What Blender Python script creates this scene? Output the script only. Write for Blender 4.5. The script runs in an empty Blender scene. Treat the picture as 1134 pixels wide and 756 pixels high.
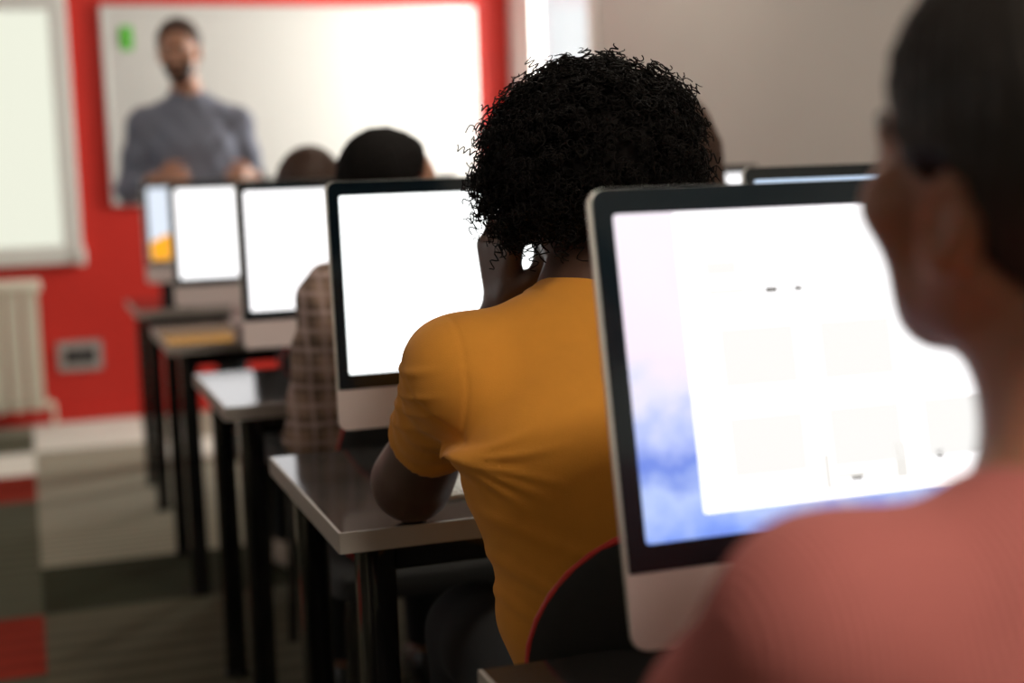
import bpy, bmesh, math, random
import numpy as np
import openvdb as vdb
from mathutils import Vector, Matrix

random.seed(7)
rng = np.random.default_rng(11)
SC = bpy.context.scene
COL = SC.collection
PI = math.pi

# ------------------------------------------------------------------ materials
def mat(name, color, rough=.6, metal=0., spec=.5, noise=0., nscale=30., bump=0., bscale=200.,
        emit=None, estr=0., coat=0., sss=0., sheen=0.):
    m = bpy.data.materials.new(name); m.use_nodes = True
    nt = m.node_tree; b = nt.nodes['Principled BSDF']
    b.inputs['Base Color'].default_value = (*color, 1)
    b.inputs['Roughness'].default_value = rough
    b.inputs['Metallic'].default_value = metal
    b.inputs['Specular IOR Level'].default_value = spec
    b.inputs['Coat Weight'].default_value = coat
    b.inputs['Sheen Weight'].default_value = sheen
    if sss:
        b.inputs['Subsurface Weight'].default_value = sss
        b.inputs['Subsurface Radius'].default_value = (1., .3, .15)
        b.inputs['Subsurface Scale'].default_value = .01
    if emit:
        b.inputs['Emission Color'].default_value = (*emit, 1)
        b.inputs['Emission Strength'].default_value = estr
    tc = nt.nodes.new('ShaderNodeTexCoord')
    if noise:
        n = nt.nodes.new('ShaderNodeTexNoise'); n.inputs['Scale'].default_value = nscale
        n.inputs['Detail'].default_value = 4
        nt.links.new(tc.outputs['Object'], n.inputs['Vector'])
        mx = nt.nodes.new('ShaderNodeMix'); mx.data_type = 'RGBA'; mx.blend_type = 'MIX'
        mx.inputs[6].default_value = (*[c*(1-noise) for c in color], 1)
        mx.inputs[7].default_value = (*[min(1, c*(1+noise)) for c in color], 1)
        nt.links.new(n.outputs['Fac'], mx.inputs[0]); nt.links.new(mx.outputs[2], b.inputs['Base Color'])
    if bump:
        n2 = nt.nodes.new('ShaderNodeTexNoise'); n2.inputs['Scale'].default_value = bscale
        nt.links.new(tc.outputs['Object'], n2.inputs['Vector'])
        bp = nt.nodes.new('ShaderNodeBump'); bp.inputs['Strength'].default_value = bump
        bp.inputs['Distance'].default_value = .002
        nt.links.new(n2.outputs['Fac'], bp.inputs['Height']); nt.links.new(bp.outputs['Normal'], b.inputs['Normal'])
    return m

def carpet(name, color, stripe=0., scale=9.):
    m = mat(name, color, rough=1., spec=.1)
    nt = m.node_tree; b = nt.nodes['Principled BSDF']; tc = nt.nodes['Texture Coordinate']
    w = nt.nodes.new('ShaderNodeTexWave'); w.bands_direction = 'Y'
    w.inputs['Scale'].default_value = scale*.35; w.inputs['Distortion'].default_value = 2.5; w.inputs['Detail'].default_value = 3
    w.inputs['Detail Scale'].default_value = .6
    nt.links.new(tc.outputs['Object'], w.inputs['Vector'])
    n = nt.nodes.new('ShaderNodeTexNoise'); n.inputs['Scale'].default_value = 260
    nt.links.new(tc.outputs['Object'], n.inputs['Vector'])
    ad = nt.nodes.new('ShaderNodeMath'); ad.operation = 'MULTIPLY_ADD'
    ad.inputs[1].default_value = .3; nt.links.new(n.outputs['Fac'], ad.inputs[0]); nt.links.new(w.outputs['Fac'], ad.inputs[2])
    mx = nt.nodes.new('ShaderNodeMix'); mx.data_type = 'RGBA'
    mx.inputs[6].default_value = (*[c*(1-stripe) for c in color], 1)
    mx.inputs[7].default_value = (*[min(1, c*(1+stripe)) for c in color], 1)
    nt.links.new(ad.outputs[0], mx.inputs[0]); nt.links.new(mx.outputs[2], b.inputs['Base Color'])
    bp = nt.nodes.new('ShaderNodeBump'); bp.inputs['Strength'].default_value = .5; bp.inputs['Distance'].default_value = .004
    nt.links.new(n.outputs['Fac'], bp.inputs['Height']); nt.links.new(bp.outputs['Normal'], b.inputs['Normal'])
    return m

def emis(name, color, s):
    m = bpy.data.materials.new(name); m.use_nodes = True
    b = m.node_tree.nodes['Principled BSDF']
    b.inputs['Base Color'].default_value = (.01, .01, .01, 1); b.inputs['Roughness'].default_value = .25
    b.inputs['Emission Color'].default_value = (*color, 1); b.inputs['Emission Strength'].default_value = s
    return m

M = {}
M['red_wall'] = mat('red_wall_paint', (.62, .022, .012), .55, noise=.06, nscale=3, bump=.1, bscale=150)
M['grey_wall'] = mat('grey_wall_paint', (.60, .57, .53), .8, noise=.04, nscale=2, bump=.1, bscale=150)
M['white_paint'] = mat('white_paint', (.82, .80, .76), .5, noise=.03)
M['ceiling'] = mat('ceiling_paint', (.72, .71, .68), .9, noise=.03, nscale=4)
M['board'] = mat('whiteboard_enamel', (.62, .61, .575), .3, noise=.02, nscale=3)
M['board_frame'] = mat('board_aluminium', (.72, .71, .68), .35, metal=.4, noise=.03)
M['screen_frame'] = mat('screen_frame_grey', (.78, .77, .72), .5, noise=.03)
M['radiator'] = mat('radiator_enamel', (.74, .68, .55), .4, noise=.04, nscale=6)
M['green'] = mat('green_paper', (.10, .55, .03), .7, noise=.08, nscale=20)
M['alu'] = mat('aluminium_pink_reflection', (.88, .75, .735), .42, metal=.12, noise=.02, nscale=60)  # pink reflected from the ribbed top is mixed into the base colour
M['alu_edge'] = mat('aluminium_edge', (.78, .78, .74), .35, metal=.5, noise=.02)
M['glass_black'] = mat('monitor_glass_black', (.005, .013, .020), .12, spec=.6, noise=.2, nscale=4)
M['black_plastic'] = mat('black_plastic', (.012, .012, .013), .45, noise=.15, nscale=40)
M['leg'] = mat('black_lacquered_steel', (.010, .010, .011), .08, spec=.8, noise=.1, nscale=20)
M['chrome'] = mat('chrome', (.75, .75, .77), .08, metal=1., noise=.02)
M['desk'] = mat('dark_grey_laminate', (.030, .028, .027), .1, spec=.4, noise=.12, nscale=70)
M['desk_edge'] = mat('pale_edge_band', (.40, .365, .335), .4, noise=.06, nscale=30)
M['chair'] = mat('black_chair_fabric', (.012, .012, .012), .75, noise=.2, nscale=120, bump=.3, bscale=600)
M['piping'] = mat('red_piping', (.62, .03, .025), .5, noise=.08)
M['socket'] = mat('socket_grey_plastic', (.36, .33, .31), .5, noise=.05)
M['socket_dark'] = mat('socket_dark_insert', (.03, .03, .032), .5, noise=.05)
M['key'] = mat('white_keys', (.78, .78, .74), .5, noise=.03)
M['paper'] = mat('white_paper', (.85, .85, .83), .8, noise=.02)
M['scr_white'] = emis('lit_screen_white', (1., .99, 1.), 1.6)
M['scr_teal'] = emis('lit_screen_cool_white', (.97, 1., .99), 1.9)
M['scr_grey'] = emis('lit_screen_pale_grey', (1., .985, .96), .985)
M['scr_grey2'] = emis('lit_screen_grey', (1., .97, .92), .90)
M['scr_dark'] = emis('lit_screen_dark_icon', (.3, .27, .25), .5)
M['scr_sky'] = emis('lit_screen_sky', (.80, .88, 1.), 1.0)
M['scr_orange'] = emis('lit_screen_orange', (1., .42, .01), 1.1)
M['scr_blue'] = emis('lit_screen_pale_blue', (.62, .78, 1.), 1.15)
M['scr_navy'] = emis('lit_screen_navy', (.04, .08, .3), .5)
M['proj'] = emis('projected_cream', (.93, .95, .80), .92)
M['skin_dark'] = mat('brown_skin', (.105, .054, .039), .42, spec=.5, noise=.12, nscale=18, bump=.15, bscale=300, sss=.08)
M['skin_mid'] = mat('tan_skin', (.36, .18, .115), .5, noise=.08, nscale=15, sss=.45)
M['skin_rosy'] = mat('rosy_tan_skin', (.33, .145, .09), .5, noise=.08, nscale=15, sss=.8)
M['skin_rosy'].node_tree.nodes['Principled BSDF'].inputs['Subsurface Scale'].default_value = .02
M['skin_light'] = mat('fair_skin', (.50, .25, .16), .5, noise=.08, nscale=15, sss=.25)
M['hair_black'] = mat('black_hair', (.0065, .005, .0045), .75, spec=.12, noise=.3, nscale=60)
M['hair_brown'] = mat('brown_hair', (.05, .022, .012), .5, spec=.4, noise=.35, nscale=90, bump=.6, bscale=160)
M['hair_dark'] = mat('dark_hair', (.014, .010, .008), .5, spec=.4, noise=.35, nscale=90, bump=.6, bscale=160)
M['mustard'] = mat('mustard_cotton', (.70, .285, .038), .9, spec=.15, noise=.05, nscale=60, bump=.25, bscale=900, sheen=.1)
M['grey_shirt'] = mat('slate_blue_cotton', (.20, .215, .275), .85, spec=.2, noise=.08, nscale=40, bump=.2, bscale=600)
M['navy'] = mat('dark_trousers', (.007, .008, .010), .9, noise=.15, nscale=60)
M['dark_top'] = mat('charcoal_knit', (.03, .03, .034), .9, noise=.15, nscale=80, bump=.3, bscale=400)
M['maroon'] = mat('maroon_knit', (.10, .025, .022), .9, noise=.15, nscale=80, bump=.3, bscale=400)
M['shoe'] = mat('beige_canvas', (.50, .40, .32), .8, noise=.1, nscale=60)
M['shoe_dark'] = mat('black_leather', (.012, .011, .010), .4, noise=.1)
M['iris'] = mat('dark_brown_iris', (.02, .010, .006), .15, noise=.2)
M['eye'] = mat('eye_white', (.6, .57, .52), .25, noise=.05)

def pink_rib():
    m = mat('pink_ribbed_knit', (.385, .118, .106), .85, spec=.15, noise=.04, nscale=40)
    nt = m.node_tree; b = nt.nodes['Principled BSDF']; tc = nt.nodes['Texture Coordinate']
    w = nt.nodes.new('ShaderNodeTexWave'); w.bands_direction = 'X'; w.inputs['Scale'].default_value = 70
    w.inputs['Distortion'].default_value = .4
    nt.links.new(tc.outputs['Object'], w.inputs['Vector'])
    bp = nt.nodes.new('ShaderNodeBump'); bp.inputs['Strength'].default_value = .35; bp.inputs['Distance'].default_value = .002
    nt.links.new(w.outputs['Fac'], bp.inputs['Height']); nt.links.new(bp.outputs['Normal'], b.inputs['Normal'])
    return m
M['pink'] = pink_rib()

def plaid():
    m = mat('brown_plaid_flannel', (.3, .2, .15), .9, spec=.1)
    nt = m.node_tree; b = nt.nodes['Principled BSDF']; tc = nt.nodes['Texture Coordinate']
    def band(d, scale, lo, hi, off=0.):
        mp = nt.nodes.new('ShaderNodeMapping'); mp.inputs['Location'].default_value = (off, off, off)
        nt.links.new(tc.outputs['Object'], mp.inputs['Vector'])
        w = nt.nodes.new('ShaderNodeTexWave'); w.bands_direction = d; w.inputs['Scale'].default_value = scale
        w.inputs['Distortion'].default_value = .4
        nt.links.new(mp.outputs['Vector'], w.inputs['Vector'])
        r = nt.nodes.new('ShaderNodeMapRange'); r.inputs[1].default_value = lo; r.inputs[2].default_value = hi
        nt.links.new(w.outputs['Fac'], r.inputs[0]); return r.outputs[0]
    def mix(f, a, c):
        mx = nt.nodes.new('ShaderNodeMix'); mx.data_type = 'RGBA'
        k = nt.nodes.new('ShaderNodeMath'); k.operation = 'MULTIPLY'; k.inputs[1].default_value = .62
        nt.links.new(f, k.inputs[0]); nt.links.new(k.outputs[0], mx.inputs[0])
        if isinstance(a, tuple): mx.inputs[6].default_value = (*a, 1)
        else: nt.links.new(a, mx.inputs[6])
        mx.inputs[7].default_value = (*c, 1); return mx.outputs[2]
    a = mix(band('Z', 4.6, .55, .7), (.40, .27, .21), (.12, .085, .07))
    a = mix(band('X', 5.2, .55, .7), a, (.12, .085, .07))
    a = mix(band('Z', 9.2, .8, .93, .02), a, (.62, .46, .43))
    a = mix(band('X', 10.4, .8, .93, .02), a, (.62, .46, .43))
    nt.links.new(a, b.inputs['Base Color']); return m
M['plaid'] = plaid()

def wallpaper():
    m = emis('lit_desktop_picture', (1, 1, 1), 1.0)
    nt = m.node_tree; b = nt.nodes['Principled BSDF']
    tc = nt.nodes.new('ShaderNodeTexCoord'); sp = nt.nodes.new('ShaderNodeSeparateXYZ')
    nt.links.new(tc.outputs['Object'], sp.inputs[0])
    n = nt.nodes.new('ShaderNodeTexNoise'); n.inputs['Scale'].default_value = 22; n.inputs['Detail'].default_value = 6
    nt.links.new(tc.outputs['Object'], n.inputs['Vector'])
    ad = nt.nodes.new('ShaderNodeMath'); ad.operation = 'MULTIPLY_ADD'; ad.inputs[1].default_value = .12
    nt.links.new(n.outputs['Fac'], ad.inputs[0]); nt.links.new(sp.outputs['Z'], ad.inputs[2])
    rp = nt.nodes.new('ShaderNodeValToRGB'); e = rp.color_ramp.elements
    e[0].position = .17; e[0].color = (.10, .17, .80, 1)
    e[1].position = .52; e[1].color = (1., .93, 1., 1)
    for p, c in ((.205, (.24, .38, .95, 1)), (.235, (.50, .62, 1., 1)), (.265, (.17, .27, .80, 1)), (.30, (.52, .60, 1., 1)), (.325, (.82, .80, 1., 1)), (.36, (1., .86, 1., 1)), (.44, (1., .90, .99, 1))):
        x = e.new(p); x.color = c
    nt.links.new(ad.outputs[0], rp.inputs[0]); nt.links.new(rp.outputs[0], b.inputs['Emission Color'])
    b.inputs['Emission Strength'].default_value = 1.05
    return m
M['wallpaper'] = wallpaper()

def glass():
    m = bpy.data.materials.new('window_glass'); m.use_nodes = True
    nt = m.node_tree; nt.nodes.clear()
    o = nt.nodes.new('ShaderNodeOutputMaterial'); t = nt.nodes.new('ShaderNodeBsdfTransparent')
    g = nt.nodes.new('ShaderNodeBsdfGlossy'); g.inputs['Roughness'].default_value = .02
    mx = nt.nodes.new('ShaderNodeMixShader'); mx.inputs[0].default_value = .05
    nt.links.new(t.outputs[0], mx.inputs[1]); nt.links.new(g.outputs[0], mx.inputs[2])
    nt.links.new(mx.outputs[0], o.inputs[0]); return m
M['glass'] = glass()

# ------------------------------------------------------------------ object helpers
def link(name, me, parent=None, loc=None):
    o = bpy.data.objects.new(name, me); COL.objects.link(o)
    if parent is not None: o.parent = parent
    if loc is not None: o.location = loc
    return o

def tag(o, label, cat, group=None):
    o['label'] = label; o['category'] = cat
    if group: o['group'] = group
    return o

def thing(name, label, cat, loc=(0, 0, 0), rz=0, group=None):
    o = link(name, None, loc=loc); o.rotation_euler = (0, 0, rz); o.empty_display_size = .1
    return tag(o, label, cat, group)

def dup(root, loc, rz=0, label=None):
    def cp(o, par):
        c = o.copy(); COL.objects.link(c); c.parent = par
        for k in list(o.children): cp(k, c)
        return c
    r = cp(root, None); r.location = loc; r.rotation_euler = (0, 0, rz)
    if label: r['label'] = label
    return r

class MB:
    def __init__(s): s.v = []; s.f = []; s.m = []; s.mats = []
    def mi(s, m):
        if m not in s.mats: s.mats.append(m)
        return s.mats.index(m)
    def add(s, vs, fs, m):
        b = len(s.v); s.v.extend(tuple(map(float, x)) for x in vs); i = s.mi(m)
        for f in fs: s.f.append(tuple(b+k for k in f)); s.m.append(i)
    def bm(s, bm, m):
        bm.verts.ensure_lookup_table()
        s.add([v.co for v in bm.verts], [[v.index for v in f.verts] for f in bm.faces], m); bm.free()
    def box(s, x0, x1, y0, y1, z0, z1, m, bev=0., seg=2):
        bm = bmesh.new(); bmesh.ops.create_cube(bm, size=1)
        for v in bm.verts:
            v.co = Vector(((x0+x1)/2+v.co.x*(x1-x0), (y0+y1)/2+v.co.y*(y1-y0), (z0+z1)/2+v.co.z*(z1-z0)))
        if bev: bmesh.ops.bevel(bm, geom=bm.edges[:], offset=bev, segments=seg, profile=.5, affect='EDGES')
        bm.verts.index_update(); s.bm(bm, m); return s
    def tube(s, pts, r, m, seg=12, closed=False):
        pts = [Vector(p) for p in pts]; n = len(pts); rr = r if isinstance(r, (list, tuple)) else [r]*n
        vs = []; fs = []; up = None
        for i, p in enumerate(pts):
            a = pts[(i-1) % n] if (closed or i) else p; c = pts[(i+1) % n] if (closed or i < n-1) else p
            t = (c-a).normalized()
            if up is None: up = t.orthogonal().normalized()
            up = (up-t*up.dot(t)); up = up.normalized() if up.length > 1e-6 else t.orthogonal().normalized()
            w = t.cross(up)
            for k in range(seg):
                an = 2*PI*k/seg; vs.append(p+(up*math.cos(an)+w*math.sin(an))*rr[i])
        for i in range(n if closed else n-1):
            j = (i+1) % n
            for k in range(seg):
                fs.append((i*seg+k, i*seg+(k+1) % seg, j*seg+(k+1) % seg, j*seg+k))
        if not closed:
            fs.append(tuple(range(seg))[::-1]); fs.append(tuple((n-1)*seg+k for k in range(seg)))
        s.add(vs, fs, m); return s
    def prism(s, loop, y0, y1, m, inset=0., back=None):   # loop of (x,z); extruded in y, optional bevelled front
        n = len(loop); cx = sum(p[0] for p in loop)/n; cz = sum(p[1] for p in loop)/n
        rings = [(loop, y0), (loop, y1)] if not back else [(loop, y0), (loop, y1)]+back
        vs = []; fs = []
        for lp, y in rings: vs += [(p[0], y, p[1]) for p in lp]
        for r in range(len(rings)-1):
            for k in range(n):
                fs.append((r*n+k, (r+1)*n+k, (r+1)*n+(k+1) % n, r*n+(k+1) % n))
        fs.append(tuple(range(n))); fs.append(tuple((len(rings)-1)*n+k for k in range(n))[::-1])
        s.add(vs, fs, m); return s
    def build(s, name, parent=None, smooth=None, loc=None):
        me = bpy.data.meshes.new(name); me.from_pydata(s.v, [], s.f)
        for m in s.mats: me.materials.append(m)
        me.polygons.foreach_set('material_index', s.m)
        bm = bmesh.new(); bm.from_mesh(me); bmesh.ops.recalc_face_normals(bm, faces=bm.faces); bm.to_mesh(me); bm.free()
        if smooth:
            me.polygons.foreach_set('use_smooth', [True]*len(me.polygons))
            me.set_sharp_from_angle(angle=math.radians(smooth))
        me.update(); return link(name, me, parent, loc)

def rrect(x0, x1, z0, z1, r, n=6):
    rs = r if isinstance(r, (list, tuple)) else [r]*4     # bl, br, tr, tl
    out = []
    for (cx, cz, a0, rr) in ((x0+rs[0], z0+rs[0], PI, rs[0]), (x1-rs[1], z0+rs[1], 1.5*PI, rs[1]), (x1-rs[2], z1-rs[2], 0, rs[2]), (x0+rs[3], z1-rs[3], .5*PI, rs[3])):
        for k in range(n+1):
            a = a0+.5*PI*k/n; out.append((cx+rr*math.cos(a), cz+rr*math.sin(a)))
    return out

def struct(o): o['kind'] = 'structure'; return o

# ------------------------------------------------------------------ signed-distance modelling (bodies, clothes)
class SDF:
    def __init__(s, lo, hi, vox):
        s.lo = np.array(lo, float); s.vox = vox
        s.n = np.ceil((np.array(hi)-s.lo)/vox).astype(int)+1
        s.a = np.full(s.n, .5, np.float32)
    def region(s, lo, hi):
        i0 = np.maximum(np.floor((np.array(lo)-s.lo)/s.vox).astype(int), 0)
        i1 = np.minimum(np.ceil((np.array(hi)-s.lo)/s.vox).astype(int)+1, s.n)
        if np.any(i1 <= i0): return None
        sl = tuple(slice(a, b) for a, b in zip(i0, i1))
        g = np.stack(np.meshgrid(*[s.lo[k]+np.arange(i0[k], i1[k])*s.vox for k in range(3)], indexing='ij')).astype(np.float32)
        return sl, g
    def put(s, lo, hi, fn, k=.01, op='add'):
        mg = k*1.2+4*s.vox
        r = s.region(np.array(lo)-mg, np.array(hi)+mg)
        if r is None: return
        sl, g = r; d = fn(g); a = s.a[sl]
        if op == 'add':
            h = np.clip(.5+.5*(a-d)/k, 0, 1); s.a[sl] = a*(1-h)+d*h-k*h*(1-h)
        elif op == 'sub':
            h = np.clip(.5-.5*(a+d)/k, 0, 1); s.a[sl] = a*(1-h)+(-d)*h+k*h*(1-h)
    def cone(s, a, b, ra, rb, k=.01, side=None, flat=1., inflate=0., cut=None, op='add'):
        a = np.array(a, np.float32); b = np.array(b, np.float32)
        ra = ra+inflate; rb = rb+inflate; R = max(ra, rb)*max(1, flat)
        def fn(g):
            p = g-a[:, None, None, None]; ab = b-a; L2 = max(float(ab@ab), 1e-9)
            t = np.clip((p[0]*ab[0]+p[1]*ab[1]+p[2]*ab[2])/L2, 0, 1)
            q = p-ab[:, None, None, None]*t
            if side is not None:
                sd = np.array(side, np.float32); sd = sd/np.linalg.norm(sd)
                c = q[0]*sd[0]+q[1]*sd[1]+q[2]*sd[2]
                q = q-sd[:, None, None, None]*c*(1-1/flat)
            d = np.sqrt((q**2).sum(0))-(ra+(rb-ra)*t)
            if cut is not None:
                c0, nn = np.array(cut[0], np.float32), np.array(cut[1], np.float32); nn = nn/np.linalg.norm(nn)
                d = np.maximum(d, (g[0]-c0[0])*nn[0]+(g[1]-c0[1])*nn[1]+(g[2]-c0[2])*nn[2])
            return d
        s.put(np.minimum(a, b)-R, np.maximum(a, b)+R, fn, k, op)
    def sect(s, a, b, ra, rb, side=(1, 0, 0), k=.03, inflate=0., cut=None):   # elliptical cone: r=(wide, deep)
        a = np.array(a, np.float32); b = np.array(b, np.float32)
        (ax, ay), (bx, by) = [(r[0]+inflate, r[1]+inflate) for r in (ra, rb)]
        R = max(ax, bx, ay, by)
        ax_ = b-a; L = np.linalg.norm(ax_); w = ax_/L
        u = np.array(side, np.float32); u = u-w*(u@w); u /= np.linalg.norm(u); v = np.cross(w, u)
        def fn(g):
            p = g-a[:, None, None, None]
            z = p[0]*w[0]+p[1]*w[1]+p[2]*w[2]; t = np.clip(z/L, 0, 1)
            x = p[0]*u[0]+p[1]*u[1]+p[2]*u[2]; y = p[0]*v[0]+p[1]*v[1]+p[2]*v[2]
            rx = ax+(bx-ax)*t; ry = ay+(by-ay)*t; rm = np.minimum(rx, ry)
            e = z-t*L
            q = np.sqrt((x/rx)**2+(y/ry)**2+(e/rm)**2)
            gq = np.sqrt((x/rx**2)**2+(y/ry**2)**2+(e/rm**2)**2)+1e-6
            d = np.where(q > .3, q*(q-1)/gq, -rm*.7)
            if cut is not None:
                c0, nn = np.array(cut[0], np.float32), np.array(cut[1], np.float32); nn = nn/np.linalg.norm(nn)
                d = np.maximum(d, (g[0]-c0[0])*nn[0]+(g[1]-c0[1])*nn[1]+(g[2]-c0[2])*nn[2])
            return d.astype(np.float32)
        s.put(np.minimum(a, b)-R, np.maximum(a, b)+R, fn, k)
    def ell(s, c, r, rot=None, k=.01, op='add', planes=()):
        c = np.array(c, np.float32); r = np.array(r, np.float32); R = float(r.max())
        B = np.eye(3, dtype=np.float32) if rot is None else np.array(rot, np.float32)   # columns = local axes
        def fn(g):
            p = g-c[:, None, None, None]
            l = np.einsum('ij,jxyz->ixyz', B.T, p)
            q = np.sqrt(((l/r[:, None, None, None])**2).sum(0)); gq = np.sqrt(((l/(r**2)[:, None, None, None])**2).sum(0))+1e-6
            d = np.where(q > .2, q*(q-1)/gq, -r.min()*.8)
            for (o, nn) in planes:      # local planes, keep n.p < o
                n_ = np.array(nn, np.float32); n_ = n_/np.linalg.norm(n_)
                d = np.maximum(d, l[0]*n_[0]+l[1]*n_[1]+l[2]*n_[2]-o)
            return d.astype(np.float32)
        s.put(c-R, c+R, fn, k, op)
    def mesh(s):
        g = vdb.FloatGrid(background=float(4*s.vox))
        g.copyFromArray(np.clip(s.a, -4*s.vox, 4*s.vox).astype(np.float32))
        p, q = g.convertToQuads(isovalue=0.0)
        return p*s.vox+s.lo, q

def vnormals(p, q):
    n = np.cross(p[q[:, 2]]-p[q[:, 0]], p[q[:, 3]]-p[q[:, 1]])
    out = np.zeros_like(p)
    for k in range(4): np.add.at(out, q[:, k], n)
    return out/(np.linalg.norm(out, axis=1, keepdims=True)+1e-12)

def smooth_mesh(p, q, it=2):
    for _ in range(it):
        acc = np.zeros_like(p); cnt = np.zeros(len(p))
        for a, b in ((0, 1), (1, 2), (2, 3), (3, 0)):
            np.add.at(acc, q[:, a], p[q[:, b]]); np.add.at(acc, q[:, b], p[q[:, a]])
            np.add.at(cnt, q[:, a], 1); np.add.at(cnt, q[:, b], 1)
        p = p*.5+.5*acc/np.maximum(cnt, 1)[:, None]
    return p

def sdf_obj(name, S, m, base, parent=None, disp=None, it=2):
    p, q = S.mesh()
    # keep the largest connected body
    p = smooth_mesh(p, q, it)
    n = vnormals(p, q)
    ctr = np.array(S.lo)+S.n*S.vox*.5
    if ((p-p.mean(0))*n).sum() < 0: q = q[:, ::-1]; n = -n
    if disp is not None: p = p+n*disp(p, n)[:, None]
    me = bpy.data.meshes.new(name)
    me.vertices.add(len(p)); me.vertices.foreach_set('co', (p-np.array(base)).astype(np.float32).ravel())
    me.loops.add(len(q)*4); me.loops.foreach_set('vertex_index', np.ascontiguousarray(q).astype(np.int32).ravel())
    me.polygons.add(len(q)); me.polygons.foreach_set('loop_start', np.arange(0, len(q)*4, 4, dtype=np.int32))
    me.polygons.foreach_set('use_smooth', np.ones(len(q), bool))
    me.update(calc_edges=True); me.validate(); me.materials.append(m)
    return link(name, me, parent, None if parent is not None else base)

V = lambda *a: np.array(a, float)
def rotm(yaw=0, pitch=0, roll=0):     # yaw: + = turn right; pitch: + = look up; roll: + = lean to the own right
    cy, sy = math.cos(yaw), math.sin(yaw); cp, sp = math.cos(pitch), math.sin(pitch); cr, sr = math.cos(roll), math.sin(roll)
    Rz = np.array([[cy, sy, 0], [-sy, cy, 0], [0, 0, 1]])
    Rx = np.array([[1, 0, 0], [0, cp, -sp], [0, sp, cp]])
    Ry = np.array([[cr, 0, sr], [0, 1, 0], [-sr, 0, cr]])
    return Rz@Rx@Ry

def head_sdf(S, c, R, s=1., ear=True, nose=1., jaw=(1., 1.), earz=0.):
    P = lambda x, y, z: c+R@(V(x, y*(jaw[0] if z < -.04 else 1), z*(jaw[1] if z < -.028 else 1))*s)
    S.ell(P(0, -.012, .035), V(.076, .096, .086)*s, R, .015)
    S.ell(P(0, .024, -.03), V(.058*jaw[0], .066*jaw[0], .082*jaw[1])*s, R, .03)
    for sg in (-1, 1):
        S.cone(P(sg*.054, -.005, -.045), P(sg*.02, .062, -.088), .018*s, .017*s, .025)
        S.ell(P(sg*.045, .062, -.008), V(.022, .02, .02)*s, R, .02)          # cheekbone
    for sg in (-1, 1): S.cone(P(sg*.042, .058, -.012), P(sg*.026, .062, -.062), .020*s, .019*s, .02)
    S.ell(P(0, .07, -.09), V(.024, .02, .02)*s, R, .02)
    S.cone(P(-.034, .078, .032), P(.034, .078, .032), .012*s, .012*s, .012)
    for sg in (-1, 1): S.ell(P(sg*.031, .098, .012), V(.017, .014, .011)*s, R, .01, 'sub')
    for sg in (-1, 1): S.ell(P(sg*.031, .079, .012), V(.013, .012, .011)*s, R, .003)
    S.cone(P(0, .088, .014), P(0, .108*nose, -.024), .007*s, .0115*s, .01)
    for sg in (-1, 1): S.ell(P(sg*.011, .096, -.027), V(.008, .009, .007)*s, R, .005)
    S.cone(P(-.02, .083, -.052), P(.02, .083, -.052), .0065*s, .0065*s, .006)
    S.cone(P(-.018, .082, -.063), P(.018, .082, -.063), .0075*s, .0075*s, .006)
    S.ell(P(0, .094, -.0575), V(.02, .006, .0022)*s, R, .003, 'sub')
    if ear:
        for sg in (-1, 1):
            E_ = R@rotm(0, .25, 0)
            S.ell(P(sg*.082, -.008, earz), V(.011, .020, .033)*s, E_@rotm(sg*.35, 0, 0), .007)
            S.ell(P(sg*.091, -.003, earz+.002), V(.006, .010, .018)*s, E_, .004, 'sub')

def hand_sdf(S, w, fdir, pnorm, thumb, curl=.5, s=1.):
    """w wrist, fdir finger direction, pnorm palm normal (the way the fingers curl), thumb: unit vector to the thumb side."""
    f = np.array(fdir, float); f /= np.linalg.norm(f)
    t = np.array(thumb, float); t -= f*(t@f); t /= np.linalg.norm(t)
    n = np.cross(f, t)
    if n@np.array(pnorm, float) < 0: n = -n
    pc = w+f*.05*s
    for k in (-1, -.33, .33, 1):
        S.cone(w+t*k*.013*s+f*.01, w+f*.088*s+t*k*.032*s, .014*s, .0125*s, .012)
    for k, ln in ((1, .070), (.34, .080), (-.34, .074), (-1, .058)):
        p = w+f*.088*s+t*k*.032*s; d = f.copy(); an = 0.
        for L, r in ((.46, .0092), (.30, .0084), (.24, .0076)):
            an += curl*(1.0+.08*k); dd = f*math.cos(an)+n*math.sin(an)
            q = p+dd*ln*L*s; S.cone(p, q, r*s, (r-.0006)*s, .004); p = q
    a = w+f*.025*s+t*.022*s
    b = a+(f*.55+t*.75+n*.3)*.040*s; c_ = b+(f*.8+t*.25+n*.45)*.03*s; e = c_+(f*.85+n*.5)*.026*s
    S.cone(a, b, .0155*s, .0125*s, .012); S.cone(b, c_, .0115*s, .0105*s, .005); S.cone(c_, e, .0105*s, .0085*s, .004)

def sit_trim(S, seat):
    cx, cy, zt = seat
    r = S.region((cx-.32, cy-.36, .30), (cx+.32, cy+.235, zt))
    if r is not None:
        sl, g = r; S.a[sl] = np.maximum(S.a[sl], zt-g[2])

def mid(a, b, t): return np.array(a)+(np.array(b)-np.array(a))*t

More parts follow.
